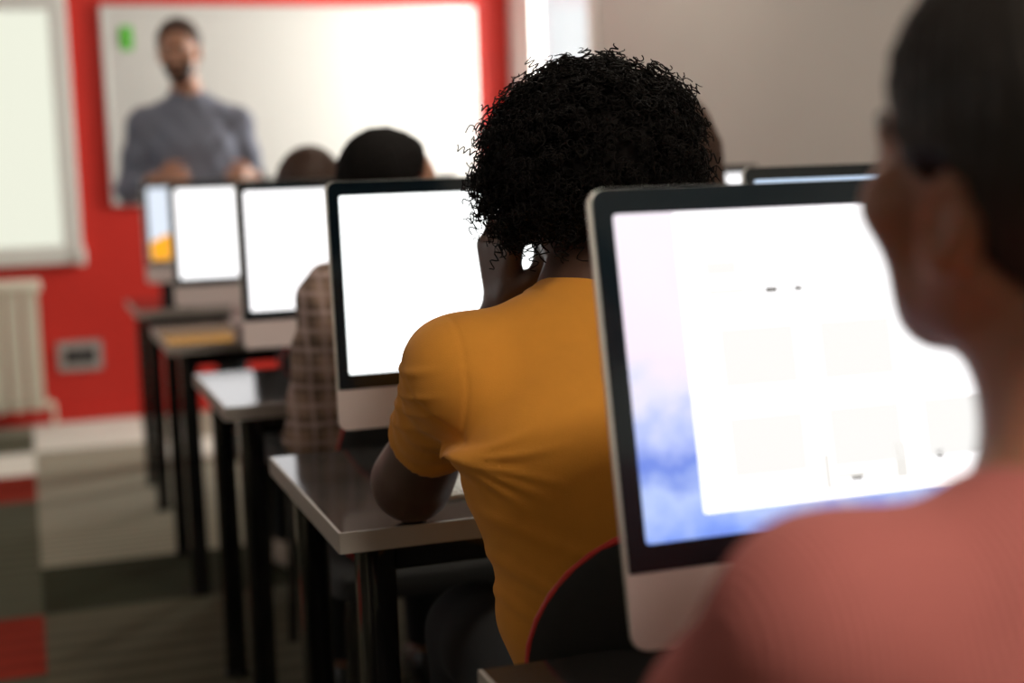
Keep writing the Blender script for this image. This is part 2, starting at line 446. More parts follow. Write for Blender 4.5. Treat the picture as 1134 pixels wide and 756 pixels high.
def body_sdf(J, lo, hi, vox, s=1.):
    S = SDF(lo, hi, vox); sx = J['side']
    S.sect(J['HP'], J['WA'], J['rHP'], J['rWA'], sx, .04)
    S.sect(J['WA'], J['CH'], J['rWA'], J['rCH'], sx, .04)
    S.sect(J['CH'], J['UP'], J['rCH'], J['rUP'], sx, .04)
    S.cone(J['UP'], J['NB'], .06, J['rNK']*1.08, .04)
    S.cone(J['NB'], J['NT'], J['rNK'], J['rNK']*.97, .03)
    for h in 'LR':
        Sh, E_, W = J['S'+h], J['E'+h], J['W'+h]
        S.cone(mid(J['NB'], J['UP'], J.get('fTR', .5)), Sh, J.get('rTR', .042)*s, .048*s, .045)
        S.cone(Sh, mid(Sh, E_, .45), J['rSH'], J['rUA'], .03); S.cone(mid(Sh, E_, .45), E_, J['rUA'], J['rEL'], .015)
        S.cone(E_, mid(E_, W, .3), J['rEL'], J['rFA'], .012); S.cone(mid(E_, W, .3), W, J['rFA'], J['rWR'], .012)
        hd = J.get('hand'+h)
        if hd: hand_sdf(S, W, *hd)
        if 'K'+h in J:
            H = J['HP']+np.array(sx)*(-1 if h == 'L' else 1)*.085*s
            K, A = J['K'+h], J['A'+h]
            S.cone(H, K, .078*s, .052*s, .04); S.cone(K, mid(K, A, .3), .05*s, .05*s, .02); S.cone(mid(K, A, .3), A, .05*s, .034*s, .02)
            S.cone(A-V(0, 0, .035), A+J['fdir']*.15-V(0, 0, .055), .030, .022, .02)
    if 'seat' in J: sit_trim(S, J['seat'])
    head_sdf(S, J['HC'], J['HR'], J.get('hs', 1.), jaw=J.get('jaw', (1., 1.)), earz=J.get('earz', 0.))
    return S

def shirt_sdf(J, lo, hi, vox, infl=.010, sleeve=.5, hem_z=None, s=1., cuff=0., collar=.012):
    S = SDF(lo, hi, vox); sx = J['side']
    S.sect(J['HP'], J['WA'], J['rHP'], J['rWA'], sx, .04, infl, cut=(V(0, 0, hem_z), (0, 0, -1)) if hem_z else None)
    S.sect(J['WA'], J['CH'], J['rWA'], J['rCH'], sx, .04, infl)
    S.sect(J['CH'], J['UP'], J['rCH'], J['rUP'], sx, .04, infl)
    nd = J['NT']-J['NB']; nd = nd/np.linalg.norm(nd)
    S.cone(J['UP'], J['NB']+nd*.05, .058+infl, J['rNK']*1.03+infl*.6, .03, cut=(J['NB']+V(0, 0, collar), J['fdir']/np.linalg.norm(J['fdir'])*.3+V(0, 0, 1)))
    for h in 'LR':
        Sh, E_, W = J['S'+h], J['E'+h], J['W'+h]
        S.cone(mid(J['NB'], J['UP'], J.get('fTR', .5)), Sh, J.get('rTR', .042)*s+infl*.8, .048*s+infl, .045)
        if sleeve <= 1:
            d = E_-Sh; c = mid(Sh, E_, sleeve)
            S.cone(Sh, mid(Sh, E_, sleeve+.15), J['rSH']+infl, J['rUA']+infl*.7, .03, cut=(c, d))
        else:
            S.cone(Sh, mid(Sh, E_, .45), J['rSH']+infl, J['rUA']+infl, .03)
            S.cone(mid(Sh, E_, .45), E_, J['rUA']+infl, J['rEL']+infl, .02)
            c = mid(E_, W, sleeve-1)
            S.cone(E_, mid(E_, W, sleeve-1+.1), J['rEL']+infl, J['rFA']+infl*.9, .015, cut=(c, W-E_))
    return S

def trousers_sdf(J, lo, hi, vox, infl=.012, s=1.):
    S = SDF(lo, hi, vox); sx = np.array(J['side'])
    S.sect(J['HP']-V(0, 0, .02), mid(J['HP'], J['WA'], .35), (J['rHP'][0]-.004, J['rHP'][1]-.004), (J['rHP'][0]-.012, J['rHP'][1]-.012), sx, .04, infl*.7)
    for h in 'LR':
        H = J['HP']+sx*(-1 if h == 'L' else 1)*.085*s; K, A = J['K'+h], J['A'+h]
        S.cone(H, K, .078*s+infl, .054*s+infl, .04); S.cone(K, mid(K, A, .3), .054*s+infl, .05*s+infl, .02)
        S.cone(mid(K, A, .3), A+V(0, 0, .0), .05*s+infl, .04*s+infl, .02, cut=(A+V(0, 0, .03), A-K))
    if 'seat' in J: sit_trim(S, J['seat'])
    return S

def shoe_obj(J, h, m, base, parent):
    A = J['A'+h]; f = J['fdir']; f = f/np.linalg.norm(f)
    S = SDF(A-V(.2, .25, .12), A+V(.2, .3, .12), .005)
    z0 = V(0, 0, 1)
    S.cone(A-f*.03-z0*.052, A+f*.15-z0*.058, .036, .030, .02); S.cone(A-z0*.03, A+f*.09-z0*.05, .040, .032, .02)
    S.cone(A-f*.02-z0*.02, A-z0*.005, .040, .041, .02, cut=(A+z0*.012, (0, 0, 1)))
    return sdf_obj('shoe', S, m, base, parent)

def cap_hair(J, m, base, parent, infl=.014, c=.03, nape=-.075, vol=0., long=0., ears=False):
    R = J['HR']; s = J.get('hs', 1.); HC = J['HC']
    P = lambda x, y, z: HC+R@(V(x, y, z)*s)
    S = SDF(HC-.32, HC+.2+vol, .004)
    S.ell(P(0, -.012, .035), (V(.076, .096, .086)+infl)*s, R, .004,
          planes=((c*s-.006, (0, .8, -.6)), (-(nape-.035)*s, (0, -.15, -1))))
    S.ell(P(0, -.03, .05), (V(.072, .085, .082)+infl+vol)*s, R, .015, planes=((.07, (0, .8, -.6)),))
    if long:
        for k in (-1, -.5, 0, .5, 1):
            S.cone(P(k*.055, -.07, .02), P(k*.075, -.085, -long), .04, .03, .03)
    if ears:
        for sg in (-1, 1): S.ell(P(sg*.092, .008, -.020), V(.034, .032, .042)*s, R@rotm(0, .25, 0), .008, 'sub')
    def disp(p, n):
        l = (p-HC)@R
        a = np.arctan2(l[:, 0], l[:, 1]+.02)
        return .0014*np.sin(a*46+4*np.sin(l[:, 2]*40))+.001*np.sin(a*103)
    return sdf_obj('hair', S, m, base, parent, disp)

def eyes(J, base, parent):
    R = J['HR']; s = J.get('hs', 1.)
    def ball(c, r, m):
        bm = bmesh.new(); bmesh.ops.create_uvsphere(bm, u_segments=16, v_segments=10, radius=r)
        for v in bm.verts: v.co = Vector(c-np.array(base))+v.co
        b = MB(); b.bm(bm, m); return b
    for sg in (-1, 1):
        P = lambda y: J['HC']+R@(V(sg*.031, y, .012)*s)
        e = ball(P(.0806), .0108*s, M['eye']).build('eye', parent, 180)
        ball(P(.0868), .0060*s, M['iris']).build('iris', e, 180)
        S = SDF(P(.09)-.05, P(.09)+.05, .002)
        Q = lambda x, y, z: J['HC']+R@(V(sg*x, y, z)*s)
        S.cone(Q(.016, .093, .034), Q(.034, .088, .040), .0042*s, .004*s, .003); S.cone(Q(.034, .088, .040), Q(.050, .073, .034), .004*s, .0025*s, .003)
        sdf_obj('eyebrow', S, M['hair_brown'] if parent is tea_ref[0] else M['hair_dark'], base, parent)
tea_ref = [None]

# ------------------------------------------------------------------ ROOM
WX0, WX1, WY0, WY1, CZ = -3.0, 2.5, -2.2, 7.25, 2.8
# carpet tiles 0.5 m: one floor mesh
cp = [carpet('carpet_beige', (.095, .085, .057), .22), carpet('carpet_dark_green', (.028, .03, .016), .2), carpet('carpet_red', (.22, .022, .011), .15),
      carpet('carpet_pale', (.62, .60, .53), .15), carpet('carpet_grey_green', (.078, .078, .052), .25), carpet('carpet_stripe', (.25, .23, .175), .4, 14)]
known = {(-1, 7): 2, (-1, 6): 4, (-1, 8): 4, (-1, 9): 4, (-1, 10): 4, (-1, 11): 2, (-1, 12): 3, (-1, 13): 4, (-1, 14): 5,
         (0, 6): 0, (0, 7): 0, (0, 8): 1, (0, 9): 5, (0, 10): 5, (0, 11): 5, (0, 12): 5, (0, 13): 3, (0, 14): 3,
         (1, 8): 1, (1, 9): 5, (1, 10): 5, (1, 11): 5, (1, 12): 3, (1, 13): 5, (1, 7): 0}
b = MB()
for m in cp: b.mi(m)
for i in range(-7, 7):
    for j in range(-6, 16):
        x0, x1, y0, y1 = max(-.02+.5*i, WX0), min(.48+.5*i, WX1), max(.0+.5*j, WY0), min(.5+.5*j, WY1)
        if x1 <= x0 or y1 <= y0: continue
        k = known.get((i, j), random.choice((0, 0, 4, 5, 4, 1, 0)))
        b.add([(x0, y0, 0), (x1, y0, 0), (x1, y1, 0), (x0, y1, 0)], [(0, 1, 2, 3)], cp[k])
b.add([(WX0-.1, WY0-.1, -.02), (WX1+.1, WY0-.1, -.02), (WX1+.1, WY1+.1, -.02), (WX0-.1, WY1+.1, -.02)], [(0, 1, 2, 3)], cp[4])
struct(b.build('floor'))
struct(MB().box(WX0-.2, WX1+.2, WY0-.2, WY1+.2, CZ, CZ+.1, M['ceiling']).build('ceiling'))
struct(MB().box(WX0-.15, WX1+.15, WY1, WY1+.15, -.02, CZ, M['red_wall']).build('wall_front'))
struct(MB().box(WX0-.15, WX1+.15, WY0-.15, WY0, -.02, CZ, M['grey_wall']).build('wall_back'))
def wall_with_hole(name, x0, x1, y0, y1, hy0, hy1, hz0, hz1, m):
    b = MB(); b.box(x0, x1, y0, hy0, -.02, CZ, m); b.box(x0, x1, hy1, y1, -.02, CZ, m)
    b.box(x0, x1, hy0, hy1, -.02, hz0, m); b.box(x0, x1, hy0, hy1, hz1, CZ, m); return struct(b.build(name))
WR = (6.10, 6.875, .95, 2.40)
WL = (3.6, 6.6, 1.0, 2.45)
wall_with_hole('wall_right', WX1, WX1+.05, WY0, WY1, *WR, M['grey_wall'])
wall_with_hole('wall_left', WX0-.15, WX0, WY0, WY1, *WL, M['grey_wall'])
def window(name, x, sgn, r, wide_far, n_mull):
    y0, y1, z0, z1 = r; xa, xb = (x-.012, x-.001) if sgn > 0 else (x+.001, x+.012)
    root = link(name, None, loc=(x, (y0+y1)/2, z0)); root['kind'] = 'structure'
    o = lambda b, n: b.build(n, root)
    b = MB(); L = lambda y: y-(y0+y1)/2; Z = lambda z: z-z0; X = lambda a: a-x
    b.box(X(xa), X(xb), L(y0-.09), L(y0+.02), Z(z0-.09), Z(z1+.09), M['white_paint'], .006)
    b.box(X(xa), X(xb), L(y1-.02), L(y1+wide_far), Z(z0-.09), Z(z1+.09), M['white_paint'], .006)
    b.box(X(xa), X(xb), L(y0+.02), L(y1-.02), Z(z1-.02), Z(z1+.09), M['white_paint'], .006)
    b.box(X(xa), X(xb), L(y0+.02), L(y1-.02), Z(z0-.09), Z(z0+.02), M['white_paint'], .006)
    for k in range(1, n_mull+1):
        yy = y0+(y1-y0)*k/(n_mull+1); b.box(X(xa), X(xb), L(yy-.03), L(yy+.03), Z(z0), Z(z1), M['white_paint'], .005)
    o(b, 'window_frame')
    gx = x+sgn*.02
    o(MB().box(X(gx-.003), X(gx+.003), L(y0), L(y1), Z(z0), Z(z1), M['glass']), 'window_pane')
    o(MB().box(X(x-.06) if sgn > 0 else X(x-.02), X(x+.02) if sgn > 0 else X(x+.06), L(y0-.1), L(y1+.1), Z(z0-.12), Z(z0-.09), M['white_paint'], .006), 'window_sill')
window('window_1', WX1, 1, WR, .30, 0)
window('unseen_window_2', WX0, -1, WL, .09, 2)  # unseen window, put in to bring light from the left
struct(MB().box(WX0, WX1, WY1-.015, WY1, 0, .07, M['red_wall'], .004).build('baseboard_front'))
struct(MB().box(WX1-.015, WX1, WY0, WY1-.02, 0, .07, M['white_paint'], .004).build('baseboard_right'))

# ------------------------------------------------------------------ FRONT WALL THINGS
# projection board at the left
t = thing('projection_screen', 'large cream-lit projection screen in pale grey frame, left of the whiteboard on the red wall', 'screen', (-.45, WY1, .78))
x0, x1, z0, z1 = -.85, .715, 0., 1.29
b = MB()
b.box(x0, x0+.07, -.05, -.002, z0, z1, M['screen_frame'], .008); b.box(x1-.085, x1, -.05, -.002, z0, z1, M['screen_frame'], .008)
b.box(x0+.07, x1-.085, -.05, -.002, z1-.09, z1, M['screen_frame'], .008); b.box(x0+.07, x1-.085, -.05, -.002, z0, z0+.09, M['screen_frame'], .008)
b.build('frame', t)
MB().box(x0+.06, x1-.075, -.030, -.004, z0+.08, z1-.08, M['proj']).build('screen_surface', t)
b = MB(); b.box(x1-.03, x1+.012, -.062, -.012, z0-.012, z0+.075, M['screen_frame'], .012); b.build('corner_cap', t, 40)
# whiteboard
t = thing('whiteboard', 'wide white enamel whiteboard on the red front wall behind the teacher', 'whiteboard', (1.365, WY1, 1.07))
MB().box(-.925, .925, -.022, -.002, .0, .92, M['board']).build('board_surface', t)
b = MB()
b.box(-.945, -.920, -.03, -.002, -.02, .94, M['board_frame'], .004); b.box(.920, .945, -.03, -.002, -.02, .94, M['board_frame'], .004)
b.box(-.92, .92, -.03, -.002, .915, .94, M['board_frame'], .004); b.box(-.92, .92, -.03, -.002, -.02, .005, M['board_frame'], .004)
b.build('frame', t)
MB().box(-.5, .5, -.10, -.030, -.03, -.018, M['board_frame'], .004).build('pen_tray', t)
# green note
b = MB(); n = 8; vs = []
for i in range(n+1):
    for j in range(3):
        z = 1.795+.115*i/n; vs.append((.51+.055*j/2, 7.2255-.006*math.sin(PI*i/n)**2, z))
fs = [(i*3+j, i*3+j+1, (i+1)*3+j+1, (i+1)*3+j) for i in range(n) for j in range(2)]
b.add(vs, fs, M['green'])
g = b.build('paper_note'); md = g.modifiers.new('s', 'SOLIDIFY'); md.thickness = .0015
tag(g, 'small bright green paper note at top left of the whiteboard', 'note')
# radiator
t = thing('radiator', 'cream sectional radiator on the red wall under the projection screen', 'radiator', (-.32, 7.15, .07))
b = MB()
for k in range(9):
    xx = -.315+k*.08
    b.prism(rrect(xx-.037, xx+.037, .02, .60, .03, 4), -.045, .035, M['radiator'])
    b.prism(rrect(xx-.03, xx+.03, .06, .57, .025, 4), -.055, -.045, M['radiator'])
b.build('sections', t, 40)
b = MB(); b.box(-.36, .38, -.06, .045, .585, .645, M['radiator'], .015, 3); b.build('top_grille', t, 40)
b = MB(); b.tube([(-.36, 0, .04), (.40, 0, .04)], .02, M['radiator']); b.build('lower_pipe', t, 40)
MB().tube([(.365, 0, .04), (.40, 0, .04), (.40, 0, -.068)], .011, M['radiator']).build('feed_pipe', t, 40)
MB().tube([(-.33, 0, .04), (-.33, 0, -.068)], .012, M['radiator']).build('feed_pipe', t, 40)
for sx in (-.2, .17): MB().box(sx, sx+.03, .03, .098, .35, .38, M['radiator']).build('bracket', t)
# wall socket
t = thing('wall_socket', 'grey double wall socket with dark inserts, low on the red wall beside the radiator', 'socket', (.222, WY1, .325))
b = MB(); b.prism(rrect(-.105, .105, -.072, .072, .012), -.012, -.001, M['socket']); b.build('cover_plate', t, 40)
for sg in (-1, 1):
    MB().prism(rrect(sg*.037-.034, sg*.037+.034, -.034, .034, .008), -.016, -.012, M['socket_dark']).build('socket_insert', t, 40)

# ------------------------------------------------------------------ DESKS
DX0, DX1 = .353, 1.80
def make_desk(label):
    L = DX1-DX0; D = .54; H = .72
    t = thing('desk', label, 'desk', (DX0, 0, 0), 0, 'rows of long dark computer desks')
    MB().box(.003, L-.003, .003, D-.003, H-.026, H, M['desk']).build('tabletop', t)
    b = MB()
    b.box(0, L, -.001, .003, H-.027, H+.0004, M['desk_edge']); b.box(0, L, D-.003, D-.001, H-.027, H-.001, M['desk_edge'])
    b.box(-.001, .003, .003, D-.003, H-.027, H+.0004, M['desk_edge']); b.box(L-.003, L+.001, .003, D-.003, H-.027, H+.0004, M['desk_edge'])
    b.build('edge_band', t)
    for x in (.055, L-.055):
        for y in (.045, D-.045):
            b = MB(); b.prism([(p[0], p[1]) for p in rrect(-.024, .024, -.024, .024, .007, 3)], 0, H-.027, M['leg'])
            b.v = [(v[0]+x, v[2]+y, v[1]) for v in b.v]
            lg = b.build('leg', t, 40)
            f = MB(); f.tube([(x, y, 0), (x, y, .012)], .028, M['black_plastic'], 14); f.build('foot_cap', lg)
    b = MB()
    for y in (.045, D-.045): b.box(.079, L-.079, y-.012, y+.012, H-.066, H-.027, M['leg'], .003)
    for x in (.055, L-.055): b.box(x-.012, x+.012, .069, D-.069, H-.066, H-.027, M['leg'], .003)
    b.build('apron_frame', t)
    return t
desk_rows = [(.665, 'dark grey desk under the nearest monitor, only its back corner showing at bottom'),
             (1.746, 'dark grey desk with pale edge that the mustard-shirted man leans his elbow on'),
             (2.82, 'dark grey desk in front of the plaid-shirted student, reflecting a bright screen'),
             (3.97, 'dark desk reflecting red wall, in front of the brown-haired student'),
             (5.08, 'farthest dark desk, nearest to the teacher and the red wall')]
desks = []
for i, (y, lab) in enumerate(desk_rows):
    if i == 0: d = make_desk(lab); d.location = (DX0+.013, y, 0)
    else: d = dup(desks[0], (DX0, y, 0), 0, lab)
    desks.append(d)

# ------------------------------------------------------------------ MONITORS  (all-in-one computers)
MW, MH, CHN, BZ = .528, .378, .062, .020
def make_monitor(label, screen, tilt):
    """local: x 0..MW, face at y=0 at the lower edge, z from the desk top; the body leans back by tilt about its lower edge"""
    t = thing('desktop_computer', label, 'computer', (0, 0, .72), 0, 'all-in-one computers on the desks')
    zb = .065
    T = Matrix.Translation((0, 0, zb))@Matrix.Rotation(-tilt, 4, 'X')
    def put(b, name, par, sm=None):
        b.v = [tuple(T@Vector(v)) for v in b.v]; return b.build(name, par, sm)
    lp = rrect(0, MW, 0, MH, .014)
    def sc(f, zf): return [((p[0]-MW/2)*f+MW/2, (p[1]-MH*.52)*zf+MH*.52) for p in lp]
    b = MB(); b.prism(lp, .0, .0045, M['alu_edge'], back=[(sc(.985, .98), .0075), (sc(.88, .86), .016), (sc(.62, .6), .030), (sc(.3, .3), .038)])
    # silver rim where the shell meets the glass
    shell = put(b, 'shell', t, 50)
    b = MB(); b.prism(rrect(.0030, MW-.0030, CHN, MH-.0006, [.001, .001, .012, .012]), -.0022, .0004, M['glass_black'])
    put(b, 'front_glass', t, 40)
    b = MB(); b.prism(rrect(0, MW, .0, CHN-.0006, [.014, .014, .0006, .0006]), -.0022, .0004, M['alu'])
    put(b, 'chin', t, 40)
    b = MB(); lo, hi = CHN+.0225, MH-.022
    sx0, sx1 = BZ, MW-BZ
    if screen == 'picture':
        b.prism(rrect(sx0, sx1, lo, hi, .003, 2), -.0027, -.0021, M['wallpaper'])
    elif screen == 'orange':
        b.prism(rrect(sx0, sx1, lo, hi, .003, 2), -.0027, -.0021, M['scr_sky'])
        b.prism([(sx0+.002, lo+.001), (sx1-.002, lo+.001)]+[(sx1-.002-(sx1-sx0-.004)*k/16, lo+.088+.010*math.sin(k*1.1)+.01*math.sin(k*2.3)) for k in range(17)], -.0031, -.0027, M['scr_orange'])
    elif screen == 'bluebar':
        b.prism(rrect(sx0, sx1, lo, hi, .003, 2), -.0027, -.0021, M['scr_blue'])
    else:
        b.prism(rrect(sx0, sx1, lo, hi, .003, 2), -.0027, -.0021, M[screen])
    d = put(b, 'screen', t)
    if screen == 'picture':
        b = MB(); wx0 = .074; b.prism(rrect(wx0, sx1-.001, lo+.019, hi-.001, .002, 2), -.0034, -.0028, M['scr_white'])
        put(b, 'window_panel', d)
        b = MB()
        r = lambda x, z, w, h, m: b.prism(rrect(x, x+w, z, z+h, .001, 1), -.0039, -.0035, m)
        for (x, z, w, h) in ((.098, .300, .03, .012), (.098, .283, .035, .006), (.105, .13, .07, .05), (.20, .13, .07, .05), (.295, .13, .07, .05), (.105, .205, .07, .05), (.20, .205, .07, .05), (.105, .288-.02, .06, .004)):
            r(x, z, w, h, M['scr_grey'])
        for (x, z, w, h) in ((.20, .12, .03, .004), (.115, .195, .04, .003), (.21, .195, .04, .003), (.26, .115, .012, .03), (.19, .112, .006, .03)):
            r(x, z, w, h, M['scr_grey2'])
        for (x, z, w, h) in ((.152, .283, .012, .0045), (.180, .283, .008, .004), (.302, .128, .008, .008), (.215, .117, .012, .003)):
            r(x, z, w, h, M['scr_dark'])
        put(b, 'page_thumbnails', d)
    # stand: bent aluminium plate
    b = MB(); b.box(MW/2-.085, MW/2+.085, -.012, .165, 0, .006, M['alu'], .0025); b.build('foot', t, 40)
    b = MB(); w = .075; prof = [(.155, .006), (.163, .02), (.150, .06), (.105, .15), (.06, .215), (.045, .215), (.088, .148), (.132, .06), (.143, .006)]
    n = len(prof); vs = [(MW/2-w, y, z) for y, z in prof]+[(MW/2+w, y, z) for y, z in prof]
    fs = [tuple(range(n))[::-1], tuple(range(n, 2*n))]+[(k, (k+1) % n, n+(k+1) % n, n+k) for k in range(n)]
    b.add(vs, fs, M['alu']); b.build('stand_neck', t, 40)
    return t
mons = [make_monitor('nearest desktop computer, blue and pink desktop picture beside a white page', 'picture', .20),
        make_monitor('white-screened desktop computer directly behind the mustard-shirted man', 'scr_teal', .06),
        make_monitor('white-screened desktop computer partly hidden by the plaid sleeve', 'scr_white', .06),
        make_monitor('small white-screened desktop computer in front of the teacher', 'scr_white', .06),
        make_monitor('farthest desktop computer, sliver of pale blue screen with orange at its foot', 'orange', .06),
        make_monitor('desktop computer at right with thin pale blue strip, behind the nearest monitor', 'bluebar', .06),
        make_monitor('desktop computer beside the long-haired student, only a bright corner showing', 'scr_white', .06)]
for m, (x, y) in zip(mons, ((.440, 1.017), (.434, 2.108), (.455, 3.225), (.420, 4.40), (.425, 5.48), (1.139, 2.108), (1.255, 3.225))):
    m.location = (x, y, .72)

# keyboard on the man's desk
t = thing('keyboard', 'slim white keyboard on the desk beside the elbow of the mustard-shirted man', 'keyboard', (.525, 1.865, .72), 0)
KW, KD = .30, .115
b = MB(); pr = [(0, 0), (0, .006), (KD, .012), (KD, 0)]
vs = [(0, y, z) for y, z in pr]+[(KW, y, z) for y, z in pr]
b.add(vs, [(0, 1, 2, 3), (7, 6, 5, 4), (0, 4, 5, 1), (1, 5, 6, 2), (2, 6, 7, 3), (3, 7, 4, 0)], M['key']); b.build('base', t)
b = MB()
for r in range(5):
    for c in range(14):
        xx = .008+c*.0204; yy = .008+r*.0205; zz = .006+yy/KD*.006
        b.box(xx, xx+.0175, yy, yy+.0175, zz-.001, zz+.003, M['key'], .001, 1)
b.build('keys', t)

# ------------------------------------------------------------------ CHAIRS
def make_chair(label):
    """local: facing +y, back at y=-.22, seat centre at origin"""
    t = thing('classroom_chair', label, 'chair', (0, 0, 0), 0, 'black classroom chairs')
    W = .215
    def curve(x, z): return -.212-.035*(1-(x/W)**2)-(z-.45)*.03      # backrest surface, curved around the sitter
    lp = rrect(-W, W, .50, .82, [.05, .05, .14, .14], 8)
    NX, NZ = 20, 18
    def inside(u, v):   # map unit square onto the rounded outline, row by row
        z = .50+.32*v
        dz = (z-.68)/.14 if z > .68 else ((.55-z)/.05 if z < .55 else 0)
        rr = .14 if z > .68 else .05
        w = W-rr*(1-math.sqrt(max(0, 1-min(1, dz)**2))) if dz > 0 else W
        return (2*u-1)*w, z
    for off in (0,):
        vs = []; fs = []
        for s_ in (0, 1):
            for j in range(NZ+1):
                for i in range(NX+1):
                    x, z = inside(i/NX, j/NZ); edge = min(i, NX-i, j, NZ-j)
                    th = .004+.014*min(1, edge/3)**.5
                    vs.append((x, curve(x, z)+(th if s_ else -th), z))
        n = (NX+1)*(NZ+1)
        for s_ in (0, 1):
            for j in range(NZ):
                for i in range(NX):
                    a = s_*n+j*(NX+1)+i; f = (a, a+1, a+NX+2, a+NX+1); fs.append(f if s_ else f[::-1])
        ring = [i for i in range(NX+1)]+[j*(NX+1)+NX for j in range(1, NZ+1)]+[NZ*(NX+1)+i for i in range(NX-1, -1, -1)]+[j*(NX+1) for j in range(NZ-1, 0, -1)]
        for k in range(len(ring)):
            a, c = ring[k], ring[(k+1) % len(ring)]; fs.append((a, c, n+c, n+a))
        b = MB(); b.add(vs, fs, M['chair']); bk = b.build('backrest', t, 60)
    b = MB(); b.tube([(x, curve(x, z), z) for x, z in lp], .0036, M['piping'], 8, closed=True); b.build('piping', bk, 60)
    bm = MB(); bm.prism(rrect(-.22, .22, -.20, .22, .07, 6), .42, .455, M['chair'], back=[([(p[0]*.94, p[1]*.94) for p in rrect(-.22, .22, -.20, .22, .07, 6)], .468)])
    bm.v = [(v[0], v[2], v[1]) for v in bm.v]; bm.build('seat', t, 50)
    for sx in (-1, 1):
        b = MB(); b.tube([(sx*.19, .17, .42), (sx*.21, .20, .0)], .012, M['leg']); b.build('leg', t, 60)
        b = MB(); b.tube([(sx*.19, -.17, .42), (sx*.215, -.21, .0)], .012, M['leg']); b.build('leg', t, 60)
        b = MB(); b.tube([(sx*.15, -.10, .41), (sx*.15, -.225, .42), (sx*.15, -.245, .50), (sx*.15, -.249, .62)], .011, M['leg']); b.build('back_upright', t, 60)
    return t
ch0 = make_chair('black chair with red piping at the back of the mustard-shirted man')
ch0.location = (.655, 1.50, 0)
dup(ch0, (.57, .46, 0), 0, 'black chair under the woman in pink')
dup(ch0, (.70, 2.60, 0), 0, 'black chair of the plaid-shirted student, seen left of the second monitor')
dup(ch0, (.79, 3.70, 0), 0, 'black chair of the brown-haired student beyond the plaid shirt')
dup(ch0, (1.28, 2.60, 0), 0, 'black chair of the long-haired student behind the man with curls')

# ------------------------------------------------------------------ PEOPLE
# --- man in the mustard t-shirt
J = dict(side=(1, 0, 0),
    HP=V(.657, 1.415, .545), WA=V(.648, 1.435, .68), CH=V(.625, 1.485, .86), UP=V(.622, 1.525, .955), NB=V(.628, 1.545, 1.02), NT=V(.645, 1.580, 1.09),
    rHP=(.151, .112), rWA=(.159, .105), rCH=(.166, .112), rUP=(.135, .082), rNK=.056,
    SL=V(.460, 1.530, .945), EL=V(.456, 1.765, .774), WL=V(.564, 1.695, .995),
    SR=V(.795, 1.535, .945), ER=V(.845, 1.730, .780), WR=V(.760, 1.930, .768),
    rSH=.056, rUA=.044, rEL=.051, rFA=.045, rWR=.026, rTR=.030, fTR=.8,
    handL=(V(-.02, -.05, 1.), V(.9, .3, 0), V(.3, -.9, 0), .55, .95), handR=(V(-.25, 1, .02), V(0, 0, -1), V(-1, 0, 0), .08),
    KL=V(.560, 1.85, .53), AL=V(.56, 1.90, .085), KR=V(.765, 1.85, .53), AR=V(.78, 1.93, .085), fdir=V(0, 1, 0),
    seat=(.655, 1.50, .474), HC=V(.652, 1.605, 1.145), HR=rotm(-.12, -.10, -.10))
base = (.65, 1.45, 0)
lo, hi = V(.28, 1.22, -.02), V(1.0, 2.2, 1.32)
S = body_sdf(J, lo, hi, .004)
man = sdf_obj('person', S, M['skin_dark'], base)
tag(man, 'person in mustard yellow t-shirt with big curly black hair, elbow on desk, seen from behind', 'person')
S = shirt_sdf(J, lo, hi, .004, .011, .56, .50, collar=.018)
